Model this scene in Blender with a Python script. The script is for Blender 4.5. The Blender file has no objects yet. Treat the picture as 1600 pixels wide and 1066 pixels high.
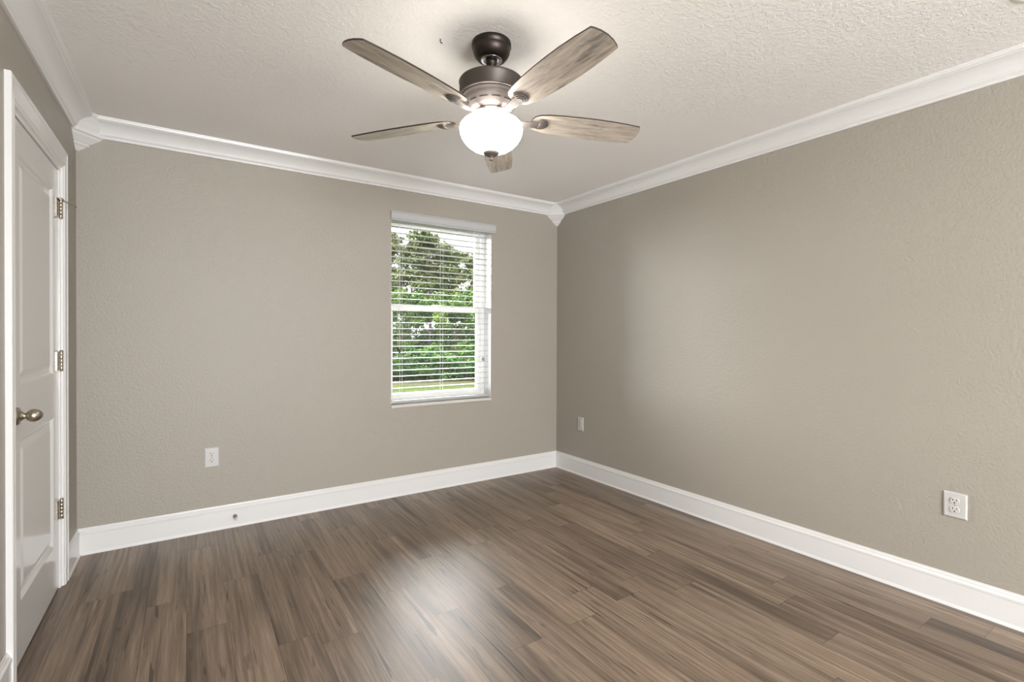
import bpy, math, random
from mathutils import Vector, Matrix
random.seed(7)
SC = bpy.context.scene
COL = SC.collection

# ---------------------------------------------------------------- camera
CAM = Vector((-2.876482, -3.599138, 1.244618))
yaw, pitch, roll, fpx = 0.583183, -0.006823, 0.003516, 764.886
f = Vector((math.sin(yaw)*math.cos(pitch), math.cos(yaw)*math.cos(pitch), math.sin(pitch)))
r = Vector((math.cos(yaw), -math.sin(yaw), 0)); u = r.cross(f)
r2 = math.cos(roll)*r + math.sin(roll)*u; u2 = -math.sin(roll)*r + math.cos(roll)*u
cd = bpy.data.cameras.new('camera'); cam = bpy.data.objects.new('camera', cd); COL.objects.link(cam)
m = Matrix.Identity(4)
for i in range(3):
    m[i][0] = r2[i]; m[i][1] = u2[i]; m[i][2] = -f[i]; m[i][3] = CAM[i]
cam.matrix_world = m
cd.sensor_width = 36; cd.sensor_fit = 'HORIZONTAL'; cd.lens = fpx/1600*36
cd.shift_y = -6.265/1600
cd.clip_start = .02; cd.clip_end = 500
SC.camera = cam

# ---------------------------------------------------------------- light
SKY = 4.6          # zenith brightness of the overcast sky
REAR = 160.0        # unseen fill lamp added behind the viewer
GLOW2 = 24.0       # second, wider sky glow added left of the view to light the right wall
GLOW = 46.0        # sky glow added for the window's highlight on the floor
BOWL = 13.0         # frosted bowl of the ceiling fan
SC.view_settings.view_transform = 'Standard'; SC.view_settings.look = 'None'
SC.view_settings.exposure = 0.6; SC.view_settings.gamma = 1.0
SC.view_settings.use_curve_mapping = False
w = bpy.data.worlds.new('overcast_sky'); SC.world = w; w.use_nodes = True
nt = w.node_tree; nt.nodes.clear()
wo = nt.nodes.new('ShaderNodeOutputWorld'); bg = nt.nodes.new('ShaderNodeBackground')
tc = nt.nodes.new('ShaderNodeTexCoord'); sp = nt.nodes.new('ShaderNodeSeparateXYZ')
mr = nt.nodes.new('ShaderNodeMapRange')
nt.links.new(tc.outputs['Generated'], sp.inputs[0]); nt.links.new(sp.outputs['Z'], mr.inputs['Value'])
mr.inputs['From Min'].default_value = 0; mr.inputs['From Max'].default_value = 1
mr.inputs['To Min'].default_value = SKY*.42; mr.inputs['To Max'].default_value = SKY
bg.inputs['Color'].default_value = (.985, .985, 1.0, 1)
# bright lobes added to the sky, aimed at the floor and right wall
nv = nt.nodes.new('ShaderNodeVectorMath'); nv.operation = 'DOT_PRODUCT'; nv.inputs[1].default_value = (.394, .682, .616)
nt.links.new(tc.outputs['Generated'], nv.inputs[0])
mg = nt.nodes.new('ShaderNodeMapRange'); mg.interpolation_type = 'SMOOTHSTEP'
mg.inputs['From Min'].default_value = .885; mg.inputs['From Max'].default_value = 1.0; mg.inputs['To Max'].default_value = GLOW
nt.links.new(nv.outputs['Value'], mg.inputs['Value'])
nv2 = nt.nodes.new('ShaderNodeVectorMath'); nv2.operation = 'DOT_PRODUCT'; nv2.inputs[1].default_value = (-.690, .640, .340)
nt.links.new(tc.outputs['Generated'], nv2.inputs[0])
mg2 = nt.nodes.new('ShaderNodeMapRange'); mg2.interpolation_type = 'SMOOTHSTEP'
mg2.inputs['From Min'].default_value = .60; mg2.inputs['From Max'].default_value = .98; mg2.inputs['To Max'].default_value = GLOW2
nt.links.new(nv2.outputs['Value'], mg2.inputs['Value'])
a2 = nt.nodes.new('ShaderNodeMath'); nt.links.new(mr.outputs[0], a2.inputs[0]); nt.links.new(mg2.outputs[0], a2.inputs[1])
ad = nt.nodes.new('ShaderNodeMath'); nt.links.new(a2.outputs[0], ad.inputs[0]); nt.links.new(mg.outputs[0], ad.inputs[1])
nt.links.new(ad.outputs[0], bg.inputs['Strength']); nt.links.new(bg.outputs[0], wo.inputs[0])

def area(name, loc, target, sx, sy, power, color):
    l = bpy.data.lights.new(name, 'AREA'); l.shape = 'RECTANGLE'; l.size = sx; l.size_y = sy
    l.energy = power; l.color = color
    o = bpy.data.objects.new(name, l); COL.objects.link(o); o.location = loc
    o.rotation_euler = (Vector(target)-Vector(loc)).to_track_quat('-Z', 'Y').to_euler()
    return o
area('rear_fill_light', (-2.1, -6.62, 1.3), (-1.7, 0, 1.4), 2.2, 1.6, REAR, (.975, .983, 1.0))  # added fill lamp outside the rear opening, brightens the whole room

# ---------------------------------------------------------------- materials
def mat(name, color=(.8, .8, .8), rough=.5, metal=0, **kw):
    m = bpy.data.materials.new(name); m.use_nodes = True
    b = m.node_tree.nodes['Principled BSDF']
    b.inputs['Base Color'].default_value = (*color, 1); b.inputs['Roughness'].default_value = rough
    b.inputs['Metallic'].default_value = metal
    for k, v in kw.items():
        b.inputs[k.replace('_', ' ')].default_value = v
    return m
class NT:
    def __init__(s, m): s.t = m.node_tree; s.b = s.t.nodes['Principled BSDF']
    def n(s, typ, ins=None, **props):
        x = s.t.nodes.new(typ)
        for k, v in props.items(): setattr(x, k, v)
        for k, v in (ins or {}).items():
            if isinstance(v, bpy.types.NodeSocket): s.t.links.new(v, x.inputs[k])
            else: x.inputs[k].default_value = v
        return x
    def math(s, op, a, b=0.0, c=None):
        d = {0: a, 1: b}
        if c is not None: d[2] = c
        return s.n('ShaderNodeMath', d, operation=op).outputs[0]
    def mix(s, fac, a, b, mode='MIX'):
        x = s.n('ShaderNodeMix', None, data_type='RGBA', blend_type=mode)
        for k, v in ((0, fac), (6, a), (7, b)):
            if isinstance(v, bpy.types.NodeSocket): s.t.links.new(v, x.inputs[k])
            else: x.inputs[k].default_value = v if k == 0 else (*v, 1)
        return x.outputs[2]
    def ramp(s, fac, stops):
        x = s.n('ShaderNodeValToRGB', {0: fac}); e = x.color_ramp.elements
        while len(e) < len(stops): e.new(.5)
        for i, (p_, c) in enumerate(stops):
            e[i].position = p_; e[i].color = (*c, 1) if len(c) == 3 else c
        return x
    def link(s, a, name): s.t.links.new(a, s.b.inputs[name])
    def bump(s, h, strength, dist):
        x = s.n('ShaderNodeBump', {'Height': h, 'Strength': strength, 'Distance': dist}); s.link(x.outputs[0], 'Normal')

def plaster(name, color, rough, scale, strength, dist, thr=None):
    m = mat(name, color, rough); t = NT(m)
    pos = t.n('ShaderNodeNewGeometry').outputs['Position']
    a = t.n('ShaderNodeTexNoise', {'Vector': pos, 'Scale': scale, 'Detail': 2.5, 'Roughness': .55, 'Distortion': .4}).outputs['Fac']
    if thr:
        a = t.n('ShaderNodeMapRange', {'Value': a, 'From Min': thr, 'From Max': thr+.13}, interpolation_type='SMOOTHSTEP').outputs[0]
    b = t.n('ShaderNodeTexNoise', {'Vector': pos, 'Scale': 1.3, 'Detail': 2}).outputs['Fac']
    t.link(t.mix(b, tuple(c*.975 for c in color), tuple(min(1, c*1.025) for c in color)), 'Base Color')
    t.bump(a, strength, dist)
    return m
M_WALL = plaster('greige_wall_paint', (.357, .329, .281), .46, 75, .46, .006)
M_CEIL = plaster('ceiling_knockdown', (.89, .875, .85), .9, 60, .24, .006, .46)
M_TRIM = mat('white_semi_gloss', (.74, .738, .728), .28, Coat_Weight=.2, Coat_Roughness=.15)
M_DOOR = mat('white_door_paint', (.70, .70, .69), .2, Coat_Weight=.3, Coat_Roughness=.12)
M_VINYL = mat('white_vinyl', (.84, .84, .82), .35)
M_SLAT = mat('white_slat', (.48, .48, .48), .35, Subsurface_Weight=.0)
M_PLATE = mat('outlet_plastic', (.56, .55, .535), .3)
M_SLOT = mat('dark_slot', (.02, .02, .02), .6)
M_SCREW = mat('painted_screw', (.30, .29, .27), .4)
M_NICKEL = mat('satin_nickel', (.44, .39, .32), .28, 1)
M_BRONZE = mat('dark_bronze', (.045, .036, .030), .38, .85)
M_PEWTER = mat('brushed_pewter', (.15, .13, .12), .55, .3)
M_HOUSE = mat('taupe_bronze', (.085, .072, .064), .42, .6)
M_CHROME = mat('chrome_collar', (.6, .62, .68), .15, 1)
M_CORD = mat('cord_white', (.7, .7, .68), .8)
M_TASSEL = mat('brown_tassel', (.035, .02, .015), .6)
M_TASSELG = mat('grey_tassel', (.3, .3, .3), .6)
M_RUBBER = mat('white_rubber', (.6, .59, .56), .6)
M_DARK = mat('closet_dark', (.05, .05, .05), .9)
M_SILL = mat('sill_marble', (.60, .58, .54), .35)

def floor_mat():
    m = mat('vinyl_plank_floor', (.2, .15, .11), .42, Specular_IOR_Level=.6); t = NT(m)
    g = t.n('ShaderNodeNewGeometry').outputs['Position']
    s = t.n('ShaderNodeSeparateXYZ', {0: g}); X, Y = s.outputs[0], s.outputs[1]
    W_, L_ = .152, .92
    xi = t.math('DIVIDE', t.math('ADD', X, 10.03), W_)
    row = t.math('FLOOR', xi); fx = t.math('FRACT', xi)
    rr = t.n('ShaderNodeTexWhiteNoise', {'W': row}, noise_dimensions='1D').outputs['Value']
    yi = t.math('ADD', t.math('DIVIDE', t.math('ADD', Y, 20.0), L_), t.math('MULTIPLY', rr, 7.31))
    cell = t.math('FLOOR', yi); fy = t.math('FRACT', yi)
    idv = t.n('ShaderNodeCombineXYZ', {0: row, 1: cell, 2: 3.7}).outputs[0]
    wn = t.n('ShaderNodeTexWhiteNoise', {'Vector': idv}, noise_dimensions='3D')
    rnd, rcol = wn.outputs['Value'], wn.outputs['Color']
    sr = t.n('ShaderNodeSeparateXYZ', {0: rcol})
    # grain space: x across the plank, y compressed along it, shifted per plank
    def grain(sx, sy, det, rg, dist=0.0, off=0.0):
        v = t.n('ShaderNodeCombineXYZ', {0: t.math('MULTIPLY', X, sx), 1: t.math('MULTIPLY', Y, sy),
                                         2: t.math('ADD', t.math('MULTIPLY', rnd, 40.0), off)}).outputs[0]
        return t.n('ShaderNodeTexNoise', {'Vector': v, 'Scale': 1.0, 'Detail': det, 'Roughness': rg, 'Distortion': dist}).outputs['Fac']
    fine = grain(230, 7, 4, .6)
    mid = grain(58, 1.7, 5, .66, .25, 5)
    band = grain(11, .75, 2, .5, .3, 11)
    knot = grain(26, 4.2, 2, .5, .5, 19)
    crack = grain(60, 2.6, 1.5, .5, .7, 27)
    base = t.ramp(mid, [(.30, (.098, .070, .050)), (.46, (.168, .124, .090)), (.60, (.222, .168, .124)), (.75, (.272, .210, .158))]).outputs[0]
    b2 = t.ramp(band, [(.33, (.52, .50, .485)), (.47, (.93, .92, .91)), (.62, (1.08, 1.07, 1.06))]).outputs[0]
    c1 = t.mix(1.0, base, b2, 'MULTIPLY')
    fr = t.ramp(fine, [(.3, (.74, .73, .72)), (.7, (1.22, 1.22, 1.23))]).outputs[0]
    c2 = t.mix(.8, c1, fr, 'MULTIPLY')
    tone = t.n('ShaderNodeMapRange', {'Value': sr.outputs[0], 'To Min': .98, 'To Max': 1.38}).outputs[0]
    tc_ = t.n('ShaderNodeCombineXYZ', {0: tone, 1: t.math('MULTIPLY', tone, .995), 2: t.math('MULTIPLY', tone, .985)}).outputs[0]
    c3 = t.mix(1.0, c2, tc_, 'MULTIPLY')
    kf = t.n('ShaderNodeMapRange', {'Value': knot, 'From Min': .66, 'From Max': .76}, interpolation_type='SMOOTHSTEP').outputs[0]
    cf = t.n('ShaderNodeMapRange', {'Value': crack, 'From Min': .68, 'From Max': .72}, interpolation_type='SMOOTHSTEP').outputs[0]
    c4 = t.mix(t.math('MULTIPLY', kf, .55), c3, (.045, .030, .024))
    c4 = t.mix(t.math('MULTIPLY', cf, .7), c4, (.030, .021, .017))
    # bevels between the planks
    ex = t.math('MINIMUM', fx, t.math('SUBTRACT', 1.0, fx)); ey = t.math('MINIMUM', fy, t.math('SUBTRACT', 1.0, fy))
    gx = t.math('LESS_THAN', ex, .0011/W_); gy = t.math('LESS_THAN', ey, .0013/L_)
    gap = t.math('MAXIMUM', gx, gy)
    c5 = t.mix(t.math('MULTIPLY', gap, .55), c4, (.035, .025, .02))
    t.link(c5, 'Base Color')
    ro = t.n('ShaderNodeMapRange', {'Value': fine, 'From Min': .3, 'From Max': .7, 'To Min': .36, 'To Max': .44}).outputs[0]
    t.link(ro, 'Roughness')
    h = t.math('SUBTRACT', t.math('MULTIPLY', fine, .35), t.math('MULTIPLY', gap, 1.0))
    t.bump(h, .25, .0012)
    return m
M_FLOOR = floor_mat()

def blade_mat():
    m = mat('weathered_oak_blade', (.3, .25, .2), .45); t = NT(m)
    o = t.n('ShaderNodeTexCoord').outputs['Object']
    s = t.n('ShaderNodeSeparateXYZ', {0: o})
    inf = t.n('ShaderNodeObjectInfo').outputs['Random']
    def g(sx, sy, det, off=0.0, dist=0.0):
        v = t.n('ShaderNodeCombineXYZ', {0: t.math('MULTIPLY', s.outputs[0], sx), 1: t.math('MULTIPLY', s.outputs[1], sy),
                                         2: t.math('ADD', t.math('MULTIPLY', inf, 30.0), off)}).outputs[0]
        return t.n('ShaderNodeTexNoise', {'Vector': v, 'Scale': 1., 'Detail': det, 'Roughness': .65, 'Distortion': dist}).outputs['Fac']
    a = t.ramp(g(7, 70, 4, 0, .4), [(.3, (.36, .315, .265)), (.5, (.58, .51, .43)), (.72, (.70, .64, .55))]).outputs[0]
    b = t.ramp(g(5, 22, 4, 9, 1.0), [(.42, (1, 1, 1)), (.58, (.82, .82, .83)), (.70, (.42, .43, .46))]).outputs[0]
    t.link(t.mix(1., a, b, 'MULTIPLY'), 'Base Color')
    return m
M_BLADE = blade_mat()
M_BEDGE = mat('blade_dark_edge', (.035, .025, .02), .5)

def bowl_mat():
    m = mat('frosted_glass_bowl', (.9, .88, .84), .3)
    b = m.node_tree.nodes['Principled BSDF']
    b.inputs['Emission Color'].default_value = (1, .94, .86, 1); b.inputs['Emission Strength'].default_value = BOWL
    return m
M_BOWL = bowl_mat()

def glass_mat():
    m = bpy.data.materials.new('clear_pane'); m.use_nodes = True; n = m.node_tree; n.nodes.clear()
    o = n.nodes.new('ShaderNodeOutputMaterial'); mx = n.nodes.new('ShaderNodeMixShader')
    tr = n.nodes.new('ShaderNodeBsdfTransparent'); gl = n.nodes.new('ShaderNodeBsdfGlossy'); fr = n.nodes.new('ShaderNodeFresnel')
    tr.inputs[0].default_value = (.95, .96, .95, 1); gl.inputs['Roughness'].default_value = .02; fr.inputs[0].default_value = 1.45
    n.links.new(fr.outputs[0], mx.inputs[0]); n.links.new(tr.outputs[0], mx.inputs[1]); n.links.new(gl.outputs[0], mx.inputs[2])
    n.links.new(mx.outputs[0], o.inputs[0]); return m
M_GLASS = glass_mat()

def leaf_mat(name, c1, c2, c3):
    m = mat(name, c1, .7, Specular_IOR_Level=.12); t = NT(m)
    g = t.n('ShaderNodeNewGeometry')
    s = t.n('ShaderNodeTexNoise', {'Vector': g.outputs['Position'], 'Scale': .55, 'Detail': 3}).outputs['Fac']
    a = t.ramp(s, [(.35, c1), (.5, c2), (.65, c3)]).outputs[0]
    rr = t.n('ShaderNodeMapRange', {'Value': g.outputs['Random Per Island'], 'To Min': .21, 'To Max': .62}).outputs[0]
    rc = t.n('ShaderNodeCombineXYZ', {0: rr, 1: rr, 2: rr}).outputs[0]
    t.link(t.mix(1., a, rc, 'MULTIPLY'), 'Base Color')
    t.b.inputs['Subsurface Weight'].default_value = 0
    return m
M_PINE = leaf_mat('pine_needles', (.12, .18, .055), (.20, .26, .085), (.32, .34, .14))
M_LEAF = leaf_mat('broad_leaves', (.06, .15, .025), (.14, .29, .045), (.27, .42, .08))
M_BUSH = leaf_mat('brush_leaves', (.035, .12, .02), (.09, .24, .04), (.20, .38, .06))
M_BARK = mat('grey_bark', (.11, .09, .08), .9)
def ground_mat():
    m = mat('lawn', (.2, .25, .08), .95, Specular_IOR_Level=.0); t = NT(m)
    g = t.n('ShaderNodeNewGeometry').outputs['Position']
    s = t.n('ShaderNodeSeparateXYZ', {0: g})
    n1 = t.n('ShaderNodeTexNoise', {'Vector': g, 'Scale': 1.2, 'Detail': 5, 'Roughness': .7}).outputs['Fac']
    n2 = t.n('ShaderNodeTexNoise', {'Vector': g, 'Scale': .25, 'Detail': 2}).outputs['Fac']
    grass = t.ramp(n1, [(.3, (.022, .034, .010)), (.7, (.05, .062, .022))]).outputs[0]
    d = t.math('ADD', t.math('MULTIPLY', s.outputs[0], .46), s.outputs[1])     # distance from the house along the view over the lawn
    d = t.math('ADD', d, t.math('MULTIPLY', n2, 2.0))
    band = t.math('MULTIPLY', t.n('ShaderNodeMapRange', {'Value': d, 'From Min': 40.5, 'From Max': 41.3}).outputs[0],
                  t.n('ShaderNodeMapRange', {'Value': d, 'From Min': 46.5, 'From Max': 45.0}).outputs[0])
    t.link(t.mix(t.math('MULTIPLY', band, .5), grass, (.065, .052, .038)), 'Base Color')
    return m
M_GROUND = ground_mat()

# ---------------------------------------------------------------- mesh helpers
class MB:
    def __init__(s): s.v = []; s.f = []; s.m = []; s.sm = []
    def add(s, vs, fs, mi=0, smooth=False):
        o = len(s.v); s.v += [Vector(x) for x in vs]
        for q in fs: s.f.append([i+o for i in q]); s.m.append(mi); s.sm.append(smooth)
        return s
    def box(s, a, b, mi=0):
        x0, y0, z0 = [min(p, q) for p, q in zip(a, b)]; x1, y1, z1 = [max(p, q) for p, q in zip(a, b)]
        return s.add([(x0,y0,z0),(x1,y0,z0),(x1,y1,z0),(x0,y1,z0),(x0,y0,z1),(x1,y0,z1),(x1,y1,z1),(x0,y1,z1)],
                     [(0,3,2,1),(4,5,6,7),(0,1,5,4),(1,2,6,5),(2,3,7,6),(3,0,4,7)], mi)
    def loft(s, rings, caps=True, mi=0, smooth=False, closed=False):
        n = len(rings[0]); vs = [p for r_ in rings for p in r_]; fs = []
        R_ = len(rings)
        for i in range(R_ if closed else R_-1):
            for j in range(n):
                a = i*n+j; b = i*n+(j+1) % n; c = ((i+1) % R_)*n+(j+1) % n; d = ((i+1) % R_)*n+j
                fs.append((a, b, c, d))
        s.add(vs, fs, mi, smooth)
        if caps and not closed:
            s.add(rings[0], [tuple(range(n))[::-1]], mi); s.add(rings[-1], [tuple(range(n))], mi)
        return s
    def lathe(s, prof, seg=40, c=(0, 0, 0), axis='z', mi=0, smooth=True):
        # prof: (radius, height)
        rings = []
        for (ra, h) in prof:
            ring = []
            for k in range(seg):
                t = 2*math.pi*k/seg; x, y = max(ra, 1e-5)*math.cos(t), max(ra, 1e-5)*math.sin(t)
                p = {'z': (x, y, h), 'x': (h, x, y), 'y': (x, h, y)}[axis]
                ring.append((p[0]+c[0], p[1]+c[1], p[2]+c[2]))
            rings.append(ring)
        return s.loft(rings, True, mi, smooth)
    def tube(s, pts, rad, seg=8, mi=0, smooth=True):
        pts = [Vector(p) for p in pts]; rings = []
        for i, p in enumerate(pts):
            d = (pts[min(i+1, len(pts)-1)]-pts[max(i-1, 0)]).normalized()
            a = d.orthogonal().normalized() if i == 0 else (a_prev - d*a_prev.dot(d)).normalized()
            a_prev = a; b = d.cross(a)
            ra = rad[i] if isinstance(rad, (list, tuple)) else rad
            rings.append([p+(a*math.cos(2*math.pi*k/seg)+b*math.sin(2*math.pi*k/seg))*ra for k in range(seg)])
        return s.loft(rings, True, mi, smooth)
    def build(s, name, mats, parent=None, bevel=0, loc=None):
        me = bpy.data.meshes.new(name); me.from_pydata([tuple(v) for v in s.v], [], s.f)
        for i, p in enumerate(me.polygons): p.material_index = s.m[i]; p.use_smooth = s.sm[i]
        for mm in (mats if isinstance(mats, (list, tuple)) else [mats]): me.materials.append(mm)
        import bmesh
        bm = bmesh.new(); bm.from_mesh(me)
        bmesh.ops.recalc_face_normals(bm, faces=bm.faces); bm.to_mesh(me); bm.free()
        o = bpy.data.objects.new(name, me); COL.objects.link(o)
        if parent: o.parent = parent
        if loc: o.location = loc
        if bevel:
            b = o.modifiers.new('bevel', 'BEVEL'); b.width = bevel; b.segments = 2; b.limit_method = 'ANGLE'; b.angle_limit = .6
        return o
def tag(o, label, cat, group=None, kind=None):
    o['label'] = label; o['category'] = cat
    if group: o['group'] = group
    if kind: o['kind'] = kind
    return o
def empty(name, loc, rz=0):
    o = bpy.data.objects.new(name, None); COL.objects.link(o); o.location = loc; o.rotation_euler = (0, 0, rz)
    o.empty_display_size = .1
    return o
def sweep(mb, prof, A, B, into, up, mi=0, mA=0., mB=0.):
    """straight moulding from A to B; prof = (out, height); mA/mB mitre the ends (shift along per unit out)"""
    A = Vector(A); B = Vector(B); into = Vector(into).normalized(); up = Vector(up); d = (B-A).normalized()
    mb.loft([[A+into*o+up*h+d*(mA*o) for o, h in prof], [B+into*o+up*h-d*(mB*o) for o, h in prof]], True, mi)

# ---------------------------------------------------------------- room shell
H = 2.44; XL = -3.399; YR = -6.4; RA = .0184        # right wall runs very slightly outwards
def xr(y): return -RA*y
HX, HC = .088, .102

fl = MB(); fl.add([(XL-.2, .16, 0), (XL-.2, YR-.15, 0), (.3, YR-.15, 0), (.3, .16, 0),
                   (XL-.2, .16, -.2), (XL-.2, YR-.15, -.2), (.3, YR-.15, -.2), (.3, .16, -.2)],
                  [(0,1,2,3),(7,6,5,4),(0,4,5,1),(1,5,6,2),(2,6,7,3),(3,7,4,0)])
tag(fl.build('floor', M_FLOOR), 'greyish brown wood-look plank floor of the empty bedroom', 'floor', kind='structure')
ce = MB().box((XL-.2, YR-.15, H), (.3, .25, H+.15))
tag(ce.build('ceiling', M_CEIL), 'white knockdown textured ceiling above the fan', 'ceiling', kind='structure')

# window opening
WX0, WX1, WZ0, WZ1, WD = -1.600, -.718, .697, 2.15, .25
wb = MB()
wb.box((XL-.2, 0, 0), (WX0, WD, H)).box((WX1, 0, 0), (.3, WD, H)).box((WX0, 0, 0), (WX1, WD, WZ0-.022)).box((WX0, 0, WZ1), (WX1, WD, H))
tag(wb.build('wall_back', M_WALL), 'greige painted wall that holds the window', 'wall', kind='structure')
wr = MB()
y0, y1 = YR-.15, 0.0
wr.loft([[(xr(y0), y0, 0), (xr(y0)+.15, y0, 0), (xr(y0)+.15, y0, H), (xr(y0), y0, H)],
         [(xr(y1), y1, 0), (xr(y1)+.15, y1, 0), (xr(y1)+.15, y1, H), (xr(y1), y1, H)]])
tag(wr.build('wall_right', M_WALL), 'long blank greige wall on the right with two outlets', 'wall', kind='structure')
# left wall with the closet door niche
DY0, DY1, DZ = -1.196, -.392, 2.045
wl = MB()
wl.box((XL-.13, DY1, 0), (XL, 0, H)).box((XL-.13, YR-.15, 0), (XL, DY0, H)).box((XL-.13, DY0, DZ), (XL, DY1, H))
wl.box((XL-.2, YR-.15, 0), (XL-.13, 0, H))
tag(wl.build('wall_left', M_WALL), 'narrow greige wall around the white door', 'wall', kind='structure')
# rear wall, behind the camera, with a wide window added to admit fill light
RX0, RX1, RZ0, RZ1 = -3.2, -.9, .4, 2.2
wq = MB()
wq.box((XL, YR-.15, 0), (RX0, YR, H)).box((RX1, YR-.15, 0), (.11, YR, H)).box((RX0, YR-.15, 0), (RX1, YR, RZ0)).box((RX0, YR-.15, RZ1), (RX1, YR, H))
tag(wq.build('wall_rear', M_WALL), 'greige wall behind the viewer with an added wide window opening', 'wall', kind='structure')
w2 = empty('added_rear_window', (0, YR, 0)); tag(w2, 'unseen wide white framed window added behind the viewer for fill light', 'window', kind='structure')
fr = MB()
for a, b in (((RX0, -.1, RZ0), (RX0+.05, -.04, RZ1)), ((RX1-.05, -.1, RZ0), (RX1, -.04, RZ1)), ((RX0+.05, -.1, RZ0), (RX1-.05, -.04, RZ0+.05)),
             ((RX0+.05, -.1, RZ1-.05), (RX1-.05, -.04, RZ1)), ((-2.08, -.1, RZ0+.05), (-2.02, -.04, RZ1-.05))):
    fr.box(a, b)
fr.build('window_frame', M_VINYL, w2)

# baseboards
BB = [(0, 0), (.019, 0), (.019, .004), (.0135, .016), (.0135, .112), (.0155, .115), (.0155, .124), (.012, .129), (.0095, .133), (.0095, .138), (.006, .142), (.005, .1475), (0, .148)]
def board(name, label, A, B, into, mA=0, mB=0, n=1):
    b = MB(); sweep(b, BB, A, B, into, (0, 0, 1), mA=mA, mB=mB)
    return tag(b.build(name, M_TRIM), label, 'baseboard', kind='structure')
board('baseboard_back', 'white moulded baseboard along the wall under the window', (XL, 0, 0), (0, 0, 0), (0, -1, 0), 1, 1)
board('baseboard_right', 'white moulded baseboard along the long right wall', (0, 0, 0), (xr(YR), YR, 0), (-1, -RA, 0), 1, 0)
board('baseboard_left', 'short white baseboard between the door and the back corner', (XL, DY1+.062+.0005, 0), (XL, 0, 0), (1, 0, 0), 0, 1)
board('baseboard_left_near', 'white baseboard on the left wall on the near side of the door', (XL, YR, 0), (XL, DY0-.0665, 0), (1, 0, 0), 0, 0)

# crown moulding: (out from wall, drop)
CR = [(0, 0), (0, -HC), (.010, -HC), (.013, -.094), (.011, -.089), (.017, -.084)]
for k in range(9):
    t = k/8; a = t*math.pi/2
    CR.append((.020+.054*(1-math.cos(a))*.55+.054*t*.45, -.080+.058*math.sin(a)*.55+.058*t*.45))
CR += [(.077, -.018), (.082, -.016), (.084, -.008), (HX-.002, -.006), (HX, 0)]
def crown(name, label, A, B, into, mA=1, mB=1):
    b = MB(); sweep(b, CR, A, B, into, (0, 0, 1), mA=mA, mB=mB)
    return tag(b.build(name, M_TRIM), label, 'crown moulding', kind='structure')
crown('trim_1', 'white crown moulding along the top of the window wall', (XL, 0, H), (0, 0, H), (0, -1, 0))
crown('trim_2', 'white crown moulding along the top of the right wall', (0, 0, H), (xr(YR), YR, H), (-1, -RA, 0))
crown('trim_3', 'white crown moulding above the door on the left wall', (XL, YR, H), (XL, 0, H), (1, 0, 0))
# corner blocks covering the mitres
def corner(name, label, cx, sx):
    prof = [(H, .192), (H-.008, .190), (H-.020, .172), (H-.05, .142), (H-.082, .120), (H-.092, .1185), (H-.096, .124), (H-.103, .124), (H-.107, .112),
            (H-.118, .104), (H-.140, .072), (H-.152, .052), (H-.155, .056), (H-.160, .056), (H-.163, .046), (H-.176, .030), (H-.186, .016), (H-.189, .014)]
    b = MB(); b.loft([[(cx, 0, z), (cx+sx*s_, 0, z), (cx, -s_, z)] for z, s_ in prof])
    return tag(b.build(name, M_TRIM), label, 'corner block', kind='structure')
corner('trim_4', 'white tapered crown corner block above the door corner', XL, 1)
corner('trim_5', 'white tapered crown corner block in the corner right of the window', 0, -1)

# ---------------------------------------------------------------- door
door = empty('door_1', (XL, 0, 0)); tag(door, 'white two panel closet door in the left wall with egg shaped knob', 'door', kind='structure')
cs = MB(); CP = [(0, 0), (0, .017), (.004, .019), (.014, .019), (.018, .016), (.050, .0135), (.056, .0155), (.066, .0155), (.072, .010), (.078, .009), (.082, 0)]  # (across from outer edge, out)
def casing(y_in, side):     # vertical leg with a mitred top
    lo, hi = [], []
    for a, o in CP:
        y = y_in + side*(.062 if side > 0 else .066) - side*a*(.756 if side > 0 else .805)
        lo.append((o, y, 0)); hi.append((o, y, DZ+.09-a*1.098))
    cs.loft([lo, hi])
casing(DY1, 1); casing(DY0, -1)
lo, hi = [], []
for a, o in CP:
    lo.append((o, DY0-.066+a*.805, DZ+.09-a*1.098)); hi.append((o, DY1+.062-a*.756, DZ+.09-a*1.098))
cs.loft([lo, hi])
cs.build('casing', M_TRIM, door)
jb = MB(); jb.box((-.12, DY0, 0), (0, DY0+.016, DZ)); jb.box((-.12, DY1-.016, 0), (0, DY1, DZ)); jb.box((-.12, DY0+.016, DZ-.016), (0, DY1-.016, DZ))
jb.build('jamb', M_TRIM, door)
# slab with two recessed, raised panels
sy0, sy1, sz0, sz1 = DY0+.019, DY1-.019, .012, DZ-.019
FX = -.006
def slab():
    b = MB(); ys = [sy0, sy0+.119, sy1-.102, sy1]; zs = [sz0, .235, .845, 1.045, 1.915, sz1]
    for i in range(3):
        for j in range(5):
            pan = i == 1 and j in (1, 3)
            a, c, d, e = ys[i], ys[i+1], zs[j], zs[j+1]
            if not pan: b.add([(FX, a, d), (FX, c, d), (FX, c, e), (FX, a, e)], [(0, 1, 2, 3)])
            else:
                steps = [(0, 0), (.006, -.003), (.014, -.011), (.022, -.012), (.030, -.011), (.050, -.004), (.056, -.003)]
                rings = [[(FX+o, a+s_, d+s_), (FX+o, c-s_, d+s_), (FX+o, c-s_, e-s_), (FX+o, a+s_, e-s_)] for s_, o in steps]
                b.loft(rings, False); b.add(rings[-1], [(0, 1, 2, 3)])
    B_ = FX-.035
    b.add([(FX, sy0, sz0), (FX, sy1, sz0), (FX, sy1, sz1), (FX, sy0, sz1), (B_, sy0, sz0), (B_, sy1, sz0), (B_, sy1, sz1), (B_, sy0, sz1)],
          [(4, 5, 6, 7), (0, 1, 5, 4), (1, 2, 6, 5), (2, 3, 7, 6), (3, 0, 4, 7)])
    return b
slab_o = slab().build('door_panel', M_DOOR, door)
ky, kz = -1.097, .934
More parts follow.
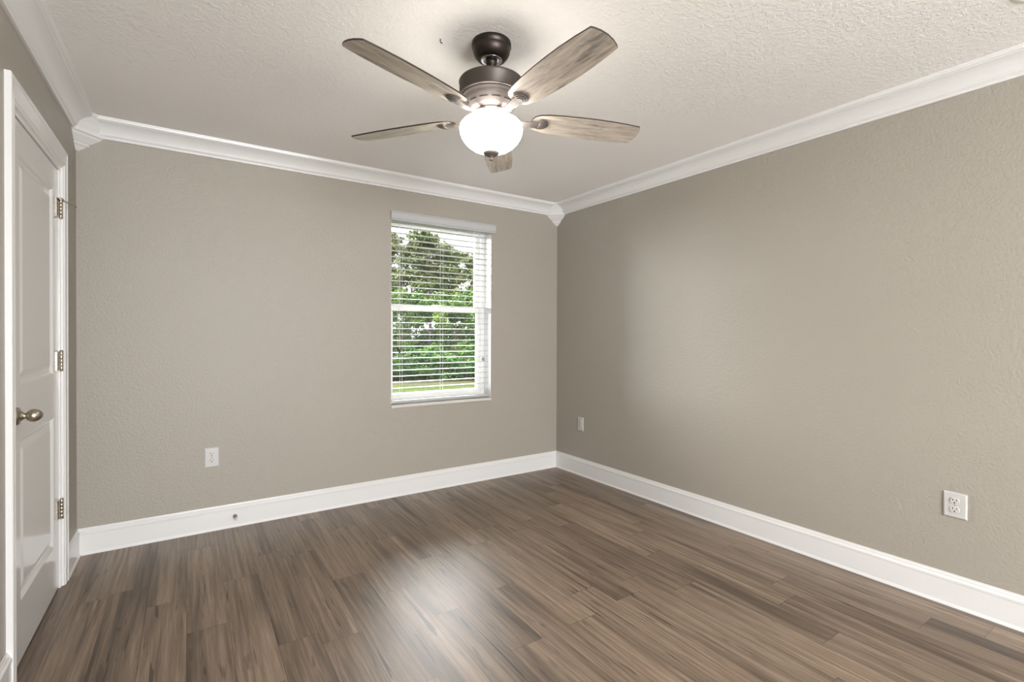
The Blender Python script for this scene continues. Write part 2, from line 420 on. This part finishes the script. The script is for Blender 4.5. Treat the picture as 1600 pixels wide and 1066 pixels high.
kb = MB()
kb.lathe([(.0, 0), (.0325, 0), (.0325, .003), (.030, .007), (.024, .010), (.019, .011), (.0165, .014), (.012, .019), (.010, .025), (.0115, .028)], 36, (FX, ky, kz), 'x')
egg = []
for k in range(15):
    a = math.pi*k/14; hh = .0475 - .0245*math.cos(a); rr = .0240*math.sin(a)*(1+.10*math.cos(a))
    egg.append((max(rr, .0), hh))
kb.lathe(egg, 36, (FX, ky, kz), 'x')
kn = kb.build('door_knob', M_NICKEL, door); kn['label'] = 'satin nickel egg shaped knob'
for i, hz in enumerate((1.845, 1.105, .385)):
    b = MB(); yk = DY1-.0165
    b.box((-.006, yk-.048, hz-.0445), (-.003, yk-.004, hz+.0445)); b.box((-.0005, yk+.006, hz-.0445), (.0035, yk+.014, hz+.0445))
    for q in range(5):
        z0 = hz-.0445+q*.0178
        b.lathe([(.0062, z0+.0006), (.0066, z0+.0012), (.0066, z0+.0166), (.0062, z0+.0172)], 16, (.0045, yk, 0))
    b.lathe([(.0, hz+.044), (.0075, hz+.045), (.0075, hz+.048), (.004, hz+.051), (0, hz+.052)], 16, (.0045, yk, 0))
    b.lathe([(.0, hz-.052), (.004, hz-.051), (.0075, hz-.048), (.0075, hz-.045), (0, hz-.044)], 16, (.0045, yk, 0))
    h = b.build('hinge', M_NICKEL, door)
    if i == 0:
        b = MB(); z = hz+.040
        b.lathe([(.004, z-.006), (.0105, z-.005), (.0105, z+.005), (.004, z+.006)], 16, (.0045, yk, 0))
        b.tube([(.010, yk+.004, z), (.036, yk+.024, z-.010), (.048, yk+.032, z-.014)], .0028, 8)
        b.tube([(.048, yk+.032, z-.014), (.056, yk+.037, z-.016)], .006, 10)
        b.tube([(.002, yk-.006, z), (.006, yk-.03, z)], .0028, 8)
        b.build('hinge_stop', M_NICKEL, h)

# ---------------------------------------------------------------- window_1
win = empty('window_1', (0, 0, 0)); tag(win, 'white single hung window with blinds overlooking trees', 'window', kind='structure')
def ring(mb, x0, x1, z0, z1, ya, yb, tl, tr, tb, tt, mi=0):
    mb.box((x0, ya, z0), (x0+tl, yb, z1), mi); mb.box((x1-tr, ya, z0), (x1, yb, z1), mi)
    mb.box((x0+tl, ya, z0), (x1-tr, yb, z0+tb), mi); mb.box((x0+tl, ya, z1-tt), (x1-tr, yb, z1), mi)
b = MB(); ring(b, WX0, WX1, WZ0, WZ1, .115, .205, .030, .034, .034, .030)
b.build('window_frame', M_VINYL, win, .002)
b = MB(); ring(b, WX0+.030, WX1-.034, 1.432, WZ1-.03, .165, .195, .028, .030, .036, .03)
us = b.build('upper_sash', M_VINYL, win, .002)
MB().box((WX0+.055, .178, 1.46), (WX1-.06, .182, WZ1-.055)).build('pane', M_GLASS, us)
b = MB(); ring(b, WX0+.030, WX1-.034, WZ0+.034, 1.470, .130, .160, .030, .032, .038, .048)
b.box((-1.20, .124, 1.4705), (-1.12, .150, 1.480))
ls = b.build('lower_sash', M_VINYL, win, .002)
MB().box((WX0+.057, .143, WZ0+.068), (WX1-.063, .147, 1.425)).build('pane', M_GLASS, ls)
# plastered white reveal lining and sill
b = MB(); b.box((WX1-.002, .0, WZ0), (WX1-.0005, .115, WZ1)); b.box((WX0+.0005, 0, WZ0), (WX0+.002, .115, WZ1)); b.box((WX0+.002, 0, WZ1-.002), (WX1-.002, .115, WZ1-.0005))
b.build('reveal', M_TRIM, win)
b = MB(); b.box((WX0+.0005, -.012, WZ0-.0215), (WX1-.0005, .115, WZ0-.0005))
b.build('window_sill', M_SILL, win, .003)

# ---------------------------------------------------------------- blind
bl = empty('window_blind', (0, .03, 0)); tag(bl, 'white horizontal slat blind with its slats open, hung in the window', 'blind')
b = MB()
VP = [(0, 0), (0, .076), (.006, .076), (.012, .070), (.012, .064), (.020, .058), (.020, .018), (.014, .012), (.014, .005), (.008, 0)]
vx0, vx1 = -1.606, -.683
b.loft([[(vx0, -.032-o, 2.100+h) for o, h in VP], [(vx1, -.032-o, 2.100+h) for o, h in VP]])
va = b.build('valance', M_SLAT, bl)
MB().box((WX0+.006, .002, 2.100), (WX1-.006, .05, 2.142)).build('headrail', M_SLAT, bl)
S0, S1 = WX0+.008, WX1-.008
def slat(z, tilt=.0):
    b = MB(); lo, hi = [], []
    pr = []
    n = 6
    for k in range(n+1):
        t = -1+2*k/n; pr.append((t*.0245, .0020*(1-t*t)+.0010))
    for k in range(n, -1, -1):
        t = -1+2*k/n; pr.append((t*.0245, .0020*(1-t*t)-.0010))
    c_, s_ = math.cos(tilt), math.sin(tilt)
    for a, h in pr:
        yy, zz = a*c_-h*s_, a*s_+h*c_
        lo.append((S0, .026+yy, z+zz)); hi.append((S1, .026+yy, z+zz))
    b.loft([lo, hi]); return b.build('slat', M_SLAT, bl)
z = .772; zs = []
while z < 2.09:
    slat(z, random.uniform(-.03, .03)); zs.append(z); z += .0462
b = MB(); b.box((S0, .002, .708), (S1, .050, .724)); b.build('bottom_rail', M_SLAT, bl, .003)
for x in (-1.50, -1.155, -.82):
    b = MB()
    for yy in (.0015, .0505): b.box((x-.0008, yy-.0005, .724), (x+.0008, yy+.0005, 2.10))
    b.build('ladder_cord', M_CORD, bl)
lc = MB(); lc.tube([(-1.535, -.004, 2.10), (-1.535, -.004, 1.135)], .0011, 5); lc.tube([(-1.523, -.004, 2.10), (-1.523, -.004, 1.12)], .0011, 5)
lco = lc.build('lift_cord', M_CORD, bl)
TP = [(.0015, .03), (.0045, .026), (.0075, .004), (.0075, 0), (.0, -.001)]
for x, zz in ((-1.535, 1.108), (-1.522, 1.092)):
    b = MB(); b.lathe([(a_, h_+zz) for a_, h_ in TP], 12, (x, -.004, 0)); b.build('tassel', M_TASSEL, lco)['label'] = 'dark brown cord tassel'
tcd = MB(); tcd.tube([(-.785, -.004, 2.10), (-.785, -.004, 1.045)], .0010, 5); tcd.tube([(-.773, -.004, 2.10), (-.773, -.004, 1.04)], .0010, 5)
tco = tcd.build('tilt_cord', M_CORD, bl)
for x, zz in ((-.785, 1.015), (-.772, 1.010)):
    b = MB(); b.lathe([(a_, h_+zz) for a_, h_ in TP], 12, (x, -.004, 0)); b.build('tassel', M_TASSELG, tco)['label'] = 'grey cord tassel'
for o in bl.children: o.location.y -= .0

# ---------------------------------------------------------------- outlets
def outlet(loc, rz, label, w_=.078, h_=.122, d=0.0):
    e = empty('wall_outlet', loc, rz); tag(e, label, 'outlet', 'duplex wall outlets')
    # local: faces -y
    b = MB(); a = w_/2; c = h_/2
    b.loft([[(-a, 0, -c), (a, 0, -c), (a, 0, c), (-a, 0, c)], [(-a, -.003-d, -c), (a, -.003-d, -c), (a, -.003-d, c), (-a, -.003-d, c)],
            [(-a+.005, -.0065-d, -c+.005), (a-.005, -.0065-d, -c+.005), (a-.005, -.0065-d, c-.005), (-a+.005, -.0065-d, c-.005)]])
    b.build('cover_plate', M_PLATE, e)
    for sgn in (1, -1):
        zc = sgn*.0195; pts = []
        for k in range(28):
            t = 2*math.pi*k/28; pts.append((.0172*math.cos(t), max(-.0135, min(.0135, .0172*math.sin(t)))))
        b = MB(); b.loft([[(x, -.0064-d, zc+z) for x, z in pts], [(x, -.0100-d, zc+z) for x, z in pts], [(x*.95, -.0108-d, zc+z*.95) for x, z in pts]])
        rc = b.build('receptacle', M_PLATE, e)
        b = MB(); b.box((-.0080, -.0111-d, zc+.001), (-.0052, -.0107-d, zc+.0098)); b.box((.0052, -.0111-d, zc+.002), (.0078, -.0107-d, zc+.0088))
        b.lathe([(0, -.0111-d), (.0030, -.0111-d), (.0030, -.0107-d), (0, -.0107-d)], 12, (0, 0, zc-.0065), 'y')
        b.build('slots', M_SLOT, rc)['label'] = 'dark contact slots'
    b = MB(); b.lathe([(0, -.0078-d), (.003, -.0074-d), (.0032, -.0062-d), (0, -.006-d)], 14, (0, 0, 0), 'y'); b.build('screw', M_SCREW, e)
    return e
outlet((-2.758, 0, .4615), 0, 'white duplex outlet on the wall left of the window')
outlet((xr(-.336)-.0002, -.336, .4515), -math.pi/2-RA, 'small looking white outlet on the right wall near the far corner', .075, .118)
outlet((xr(-2.853)-.0002, -2.853, .4675), -math.pi/2-RA, 'large looking white outlet at the near end of the right wall', .084, .115, .004)
# two small anchor holes in the wall above the near outlet
for (yy, zz) in ((-2.834, .5435), (-2.847, .5385)):
    b = MB(); b.lathe([(.0030, 0), (.0030, .0012), (.0016, .0012), (.0014, .0002)], 12, (0, 0, 0), 'x')
    b.lathe([(0, .0001), (.0015, .0001), (.0015, .0004), (0, .0004)], 10, (0, 0, 0), 'x', 1)
    o = b.build('wall_anchor', [M_SCREW, M_SLOT], loc=(xr(yy)-.0014, yy, zz))
    tag(o, 'tiny open %s anchor hole just above the near outlet' % ('left' if yy > -2.84 else 'right'), 'wall anchor', 'anchor holes above the near outlet')

# door stop on the back baseboard
ds = empty('door_stop', (-2.631, -.0135, .070)); tag(ds, 'small metal door stop screwed to the baseboard below the left outlet', 'door stop')
b = MB(); b.lathe([(0, 0), (.0125, 0), (.0125, -.003), (.008, -.007), (.0055, -.009)], 24, (0, 0, 0), 'y'); b.build('base', M_NICKEL, ds)
pts = []
for k in range(0, 12*9+1):
    t = 2*math.pi*k/12; pts.append((.0052*math.cos(t), -.008-.0040*k/12*1.3, .0052*math.sin(t)))
b = MB(); b.tube(pts, .0011, 6); b.build('spring', M_NICKEL, ds)
b = MB(); b.lathe([(.0055, -.052), (.0085, -.054), (.0085, -.064), (.006, -.067), (0, -.068)], 20, (0, 0, 0), 'y'); b.build('tip', M_RUBBER, ds)['label'] = 'white rubber tip'

# ceiling hook + round ceiling fixture
b = MB(); b.tube([(0, 0, 0), (0, 0, -.010), (.004, 0, -.015), (.009, 0, -.013)], .0022, 6)
tag(b.build('ceiling_hook', M_BRONZE, loc=(-2.024, -1.771, H)), 'tiny dark hook in the ceiling left of the fan canopy', 'hook')
sd = empty('ceiling_fixture', (-.430, -3.190, H)); tag(sd, 'edge of a round white flat fixture on the ceiling in the top right corner', 'ceiling fixture')
b = MB(); b.lathe([(.050, 0), (.075, 0), (.075, -.002), (.070, -.005), (.056, -.006), (.050, -.004)], 56); b.build('trim_ring', M_VINYL, sd)
b = MB(); b.lathe([(0, 0), (.0495, 0), (.0495, -.0035), (0, -.0035)], 48); b.build('cover', M_VINYL, sd)

# ---------------------------------------------------------------- ceiling fan
FC = (-1.835, -1.8595, 0)
fan = empty('ceiling_fan', (FC[0], FC[1], H)); tag(fan, 'five blade ceiling fan with bronze motor and lit frosted glass bowl', 'ceiling fan')
def fl_(prof, name, mt, par=fan, seg=56):
    b = MB(); b.lathe([(r_, z-H) for r_, z in prof], seg); return b.build(name, mt, par)
fl_([(0, 2.440), (.080, 2.440), (.081, 2.436), (.081, 2.422), (.0775, 2.419), (.078, 2.412), (.0755, 2.400), (.070, 2.388), (.062, 2.378), (.052, 2.371), (.046, 2.369), (.0455, 2.372), (0, 2.372)], 'canopy', M_BRONZE)['label'] = 'dark bronze dome canopy'
fl_([(.024, 2.3715), (.0445, 2.3715), (.0445, 2.3685), (.036, 2.3665), (.027, 2.368), (.024, 2.3685)], 'collar', M_CHROME)['label'] = 'bright collar ring'
fl_([(0, 2.3715), (.0235, 2.3715), (.0235, 2.360), (.020, 2.350), (.014, 2.344), (.0125, 2.334), (.0125, 2.300), (.022, 2.298), (.024, 2.290), (0, 2.288)], 'downrod', M_BRONZE)
fl_([(0, 2.294), (.05, 2.294), (.115, 2.286), (.130, 2.280), (.134, 2.274), (.131, 2.270), (.131, 2.222), (.126, 2.218), (0, 2.218)], 'motor_housing', M_HOUSE)
mh = fl_([(0, 2.2175), (.122, 2.2175), (.120, 2.211), (.112, 2.208), (.111, 2.202), (.104, 2.192), (.088, 2.168), (.083, 2.164), (.076, 2.162), (0, 2.162)], 'lower_housing', M_PEWTER)
mh['label'] = 'pale pewter lower motor housing'
b = MB()
for k in range(12):
    a0 = 2*math.pi*k/12; q = []
    for j in range(7):
        a = a0+j/6*.36; q.append(a)
    def rz_(zz): return .0885+(zz-2.168)/(2.192-2.168)*(.104-.088)
    for j in range(6):
        vs = []
        for a, zz in ((q[j], 2.1800), (q[j+1], 2.1800), (q[j+1], 2.1830), (q[j], 2.1830)):
            R_ = rz_(zz)+.0006; vs.append((R_*math.cos(a), R_*math.sin(a), zz-H))
        b.add(vs+[(v[0]*.97, v[1]*.97, v[2]) for v in vs], [(0, 1, 2, 3), (4, 5, 6, 7), (0, 1, 5, 4), (2, 3, 7, 6)])
b.build('vent_slots', M_SLOT, mh)
fl_([(0, 2.1615), (.060, 2.1615), (.060, 2.156), (.050, 2.154), (.049, 2.140), (.050, 2.126), (0, 2.126)], 'switch_housing', M_PEWTER)
fl_([(0, 2.1255), (.052, 2.1255), (.058, 2.122), (.060, 2.114), (.068, 2.106), (.072, 2.100), (.066, 2.098), (0, 2.098)], 'light_fitter', M_PEWTER)
bp = [(.066, 2.1215), (.085, 2.1205), (.105, 2.1170), (.120, 2.1095), (.128, 2.099), (.1300, 2.087), (.128, 2.071), (.122, 2.053), (.112, 2.037), (.098, 2.022), (.080, 2.009), (.058, 2.000), (.034, 1.996), (.008, 1.995)]
bw = MB(); inner = [(r_-.003 if i else r_, z_+.003) for i, (r_, z_) in enumerate(bp)][::-1]
bw.lathe([(r_, z_-H) for r_, z_ in bp+inner], 64)
bo = bw.build('glass_bowl', M_BOWL, fan); bo['label'] = 'lit frosted white glass bowl'
fl_([(0, 1.998), (.032, 1.993), (.033, 1.988), (.026, 1.981), (.011, 1.977), (.0065, 1.974), (.0065, 1.968), (.009, 1.966), (.0085, 1.960), (0, 1.958)], 'finial', M_PEWTER)
PH, PIT, ZB = -2.8214, -.2121, 2.1387
half = [(.172, 0), (.174, .020), (.182, .036), (.200, .049), (.240, .058), (.300, .0635), (.380, .0675), (.450, .0690), (.520, .0680), (.590, .0640), (.655, .0575)]
tipp = [(.661, .047), (.668, .026), (.671, 0)]
out = [(x, y) for x, y in half] + tipp
outline = out + [(x, -y) for x, y in out[::-1] if abs(y) > 1e-6]
for k in range(5):
    a = PH+k*2*math.pi/5
    b = MB(); n = len(outline)
    lo = [(x, y, -.003) for x, y in outline]; hi = [(x, y, .003) for x, y in outline]
    b.add(lo, [tuple(range(n))[::-1]], 0); b.add(hi, [tuple(range(n))], 0)
    vs = lo+hi; b.add(vs, [(j, (j+1) % n, n+(j+1) % n, n+j) for j in range(n)], 1)
    bd = b.build('blade', [M_BLADE, M_BEDGE], fan)
    bd.location = (0, 0, ZB-H); bd.rotation_euler = (PIT, 0, a)
    # blade iron in the same frame as the blade
    b = MB()
    path = [(.045, 0, .020, .011), (.070, 0, .010, .011), (.100, 0, -.006, .012), (.130, 0, -.014, .014), (.165, 0, -.014, .018), (.200, 0, -.011, .021), (.214, 0, -.0095, .018)]
    rings = []
    for x, y, z_, hw in path:
        th = .005; zc = z_
        rings.append([(x, -hw, zc-th*.3), (x, -hw*.55, zc-th), (x, hw*.55, zc-th), (x, hw, zc-th*.3), (x, hw, zc+th*.6), (x, -hw, zc+th*.6)])
    b.loft(rings, True, 0, False)
    def oval(x0, rx, ry, z0, z1):
        pts = [(x0+rx*math.cos(2*math.pi*j/24)*(1 if math.cos(2*math.pi*j/24) > 0 else .5), ry*math.sin(2*math.pi*j/24)) for j in range(24)]
        b.loft([[(x, y, z1) for x, y in pts], [(x, y, z0+.001) for x, y in pts], [(x0+(x-x0)*.95, y*.95, z0) for x, y in pts]])
    oval(.212, .036, .033, -.0085, -.0032); oval(.212, .029, .027, -.0125, -.008); oval(.211, .022, .021, -.0160, -.012); oval(.210, .014, .014, -.0185, -.0155)
    io = b.build('blade_iron', M_PEWTER, fan)
    io.location = (0, 0, ZB-H); io.rotation_euler = (PIT, 0, a)

# ---------------------------------------------------------------- outside: lawn and trees
GZ = -3.0
g = MB(); g.add([(-60, .3, GZ), (140, .3, GZ), (140, 150, GZ), (-60, 150, GZ)], [(0, 1, 2, 3)])
tag(g.build('ground', M_GROUND), 'lawn with a tan dirt strip outside the window', 'lawn', kind='structure')
def leafcloud(mb, c, R3, n, size, rng, flat=1.0):
    for _ in range(n):
        while True:
            p = Vector((rng.uniform(-1, 1), rng.uniform(-1, 1), rng.uniform(-1, 1)))
            if p.length <= 1 and (p.length > .45 or rng.random() < .3): break
        q = Vector((c[0]+p.x*R3[0], c[1]+p.y*R3[1], c[2]+p.z*R3[2]))
        nrm = (p + Vector((rng.uniform(-1, 1), rng.uniform(-1, 1), rng.uniform(-.3, 1.2)))).normalized()
        a = nrm.orthogonal().normalized(); a.rotate(Matrix.Rotation(rng.uniform(0, 6.28), 3, nrm)); bb = nrm.cross(a)
        s_ = size*rng.uniform(.6, 1.3)
        mb.add([q-a*s_*.5, q+bb*s_*.28+a*s_*.1, q+a*s_*.6, q-bb*s_*.28+a*s_*.05], [(0, 1, 2, 3)], 0)
def pine(seed, h):
    rng = random.Random(seed); tr = MB(); fo = MB()
    lean = rng.uniform(-.03, .03); pts = [(lean*t*h+.08*math.sin(t*5+seed), .05*math.cos(t*4), t*h) for t in [i/8 for i in range(9)]]
    tr.tube(pts, [.20*(1-.75*i/8) for i in range(9)], 8)
    nb = 18
    for i in range(nb):
        t = .42+.56*i/(nb-1); a = rng.uniform(0, 6.28); L = (1.0-.62*abs(t-.62)/.4)*h*.17*rng.uniform(.7, 1.25)
        bx, by, bz = lean*t*h, 0, t*h
        e = (bx+L*math.cos(a), by+L*math.sin(a), bz+L*rng.uniform(.15, .5))
        tr.tube([(bx, by, bz), ((bx+e[0])/2, (by+e[1])/2, (bz+e[2])/2-.05), e], [.06, .04, .02], 5)
        for q in range(5):
            u_ = rng.uniform(.4, 1.15); cc = (bx+(e[0]-bx)*u_+rng.uniform(-.4, .4), by+(e[1]-by)*u_+rng.uniform(-.4, .4), bz+(e[2]-bz)*u_+rng.uniform(0, .35))
            s_ = h*rng.uniform(.035, .06)
            leafcloud(fo, cc, (s_*1.6, s_*1.6, s_*.8), 110, .32, rng)
    leafcloud(fo, (lean*h, 0, h), (.7, .7, .5), 90, .26, rng)
    return tr, fo
def broad(seed, h, wd):
    rng = random.Random(seed); tr = MB(); fo = MB()
    tr.tube([(0, 0, 0), (.1, .05, h*.3), (0, .1, h*.7)], [.14, .10, .04], 7)
    for i in range(6):
        a = rng.uniform(0, 6.28); L = wd*rng.uniform(.4, .8); z0 = h*rng.uniform(.25, .6)
        tr.tube([(0.05, .05, z0), (L*math.cos(a), L*math.sin(a), z0+L*.9)], [.05, .02], 5)
    for i in range(24):
        a = rng.uniform(0, 6.28); t = rng.random(); rr = wd*math.sqrt(rng.random())*math.sin(math.pi*(.18+.72*t))
        s_ = wd*rng.uniform(.25, .42)
        leafcloud(fo, (rr*math.cos(a), rr*math.sin(a), h*(.22+.72*t)), (s_, s_, s_*.8), 170, .26, rng)
    return tr, fo
def bush(seed, h, wd):
    rng = random.Random(seed); tr = MB(); fo = MB()
    for i in range(5):
        a = rng.uniform(0, 6.28); tr.tube([(0, 0, 0), (.3*wd*math.cos(a), .3*wd*math.sin(a), h*.7)], [.04, .015], 5)
    for i in range(16):
        a = rng.uniform(0, 6.28); t = rng.random(); rr = wd*math.sqrt(rng.random())
        s_ = wd*rng.uniform(.28, .45)
        leafcloud(fo, (rr*math.cos(a), rr*math.sin(a), h*(.12+.75*t)*(1-.35*rr/wd)), (s_, s_, s_*.75), 130, .24, rng)
    return tr, fo
protos = {}
def plant(kind, name, x, y, hscale, rz, label, cat, group):
    key = kind
    if key not in protos:
        if kind[0] == 'p': tr, fo = pine(int(kind[1:]), 12.0)
        elif kind[0] == 'b': tr, fo = broad(int(kind[1:]), 8.0, 2.4)
        else: tr, fo = bush(int(kind[1:]), 3.2, 1.6)
        mt = {'p': M_PINE, 'b': M_LEAF, 'u': M_BUSH}[kind[0]]
        e = empty(name, (0, 0, 0)); tr.build('trunk', M_BARK, e); fo.build('foliage', mt, e); protos[key] = e
    else:
        src = protos[key]; e = src.copy(); COL.objects.link(e)
        for ch in src.children:
            c = ch.copy(); COL.objects.link(c); c.parent = e
    e.location = (x, y, GZ); e.scale = (hscale,)*3; e.rotation_euler = (0, 0, rz)
    tag(e, label, cat, group)
    return e
def along(px, dist):
    """ground point seen in the direction of photo column px (planning aid for the tree line)"""
    a = yaw + math.atan((px-800)/fpx); return CAM.x+math.sin(a)*dist, CAM.y+math.cos(a)*dist
rg = random.Random(21)
for i, (px, d, hs, k, lb) in enumerate([
        (606, 63, 1.36, 'p2', 'tall pine at the left edge of the view through the blind'),
        (672, 62, 1.33, 'p3', 'open crowned pine standing highest against the sky near the window middle'),
        (738, 62, 1.10, 'p2', 'pine at the right edge of the glass'),
        (640, 75, 1.40, 'p1', 'distant pine seen in the gap between the two tall pines'),
        (705, 74, 1.30, 'p1', 'rounded pine just right of the highest pine'),
        (795, 64, 1.2, 'p1', 'pine in the tree line beyond the right window jamb')]):
    x, y = along(px, d); plant(k, 'pine_tree', x, y, hs, rg.uniform(0, 6.28), lb, 'tree', 'pines outside the window')
for px, d, hs, lb in [(590, 52, 1.10, 'beside the left window jamb'), (630, 52.5, 1.12, 'left of the highest pine'), (672, 52, 1.02, 'below the highest pine'),
                      (713, 52.5, 1.05, 'right of the highest pine'), (755, 52, 1.12, 'at the right side of the glass'), (797, 52, 1.1, 'beyond the right window jamb'),
                      (611, 57.5, 1.22, 'set back at the left of the glass'), (651, 57.5, 1.15, 'set back just left of the glass middle'),
                      (692, 57, 1.15, 'set back just right of the glass middle'), (733, 57.5, 1.2, 'set back at the right of the glass')]:
    x, y = along(px, d); plant('b%d' % (4+int(px) % 3), 'leafy_tree', x, y, hs, rg.uniform(0, 6.28), 'green leafy tree ' + lb, 'tree', 'leafy trees outside the window')
ordn = ['leftmost', 'second', 'third', 'fourth', 'fifth', 'sixth', 'seventh', 'eighth']
for row, (d, pxs) in enumerate([(45.6, [585, 613, 641, 668, 696, 724, 752, 780]), (48.6, [600, 628, 655, 683, 711, 739, 767])]):
    for i, px in enumerate(pxs):
        x, y = along(px, d+rg.uniform(-.2, .2))
        lb = ('dense green bush at the lawn edge, %s from the left in the front row' if row == 0 else 'green bush behind the front row of bushes, %s from the left') % ordn[i]
        plant('u%d' % (11+(i+row) % 3), 'bush', x, y, rg.uniform(.9, 1.05) if row == 0 else rg.uniform(1.1, 1.25), rg.uniform(0, 6.28), lb.replace('leftmost from the left', 'the leftmost'), 'bush', 'brush along the lawn')
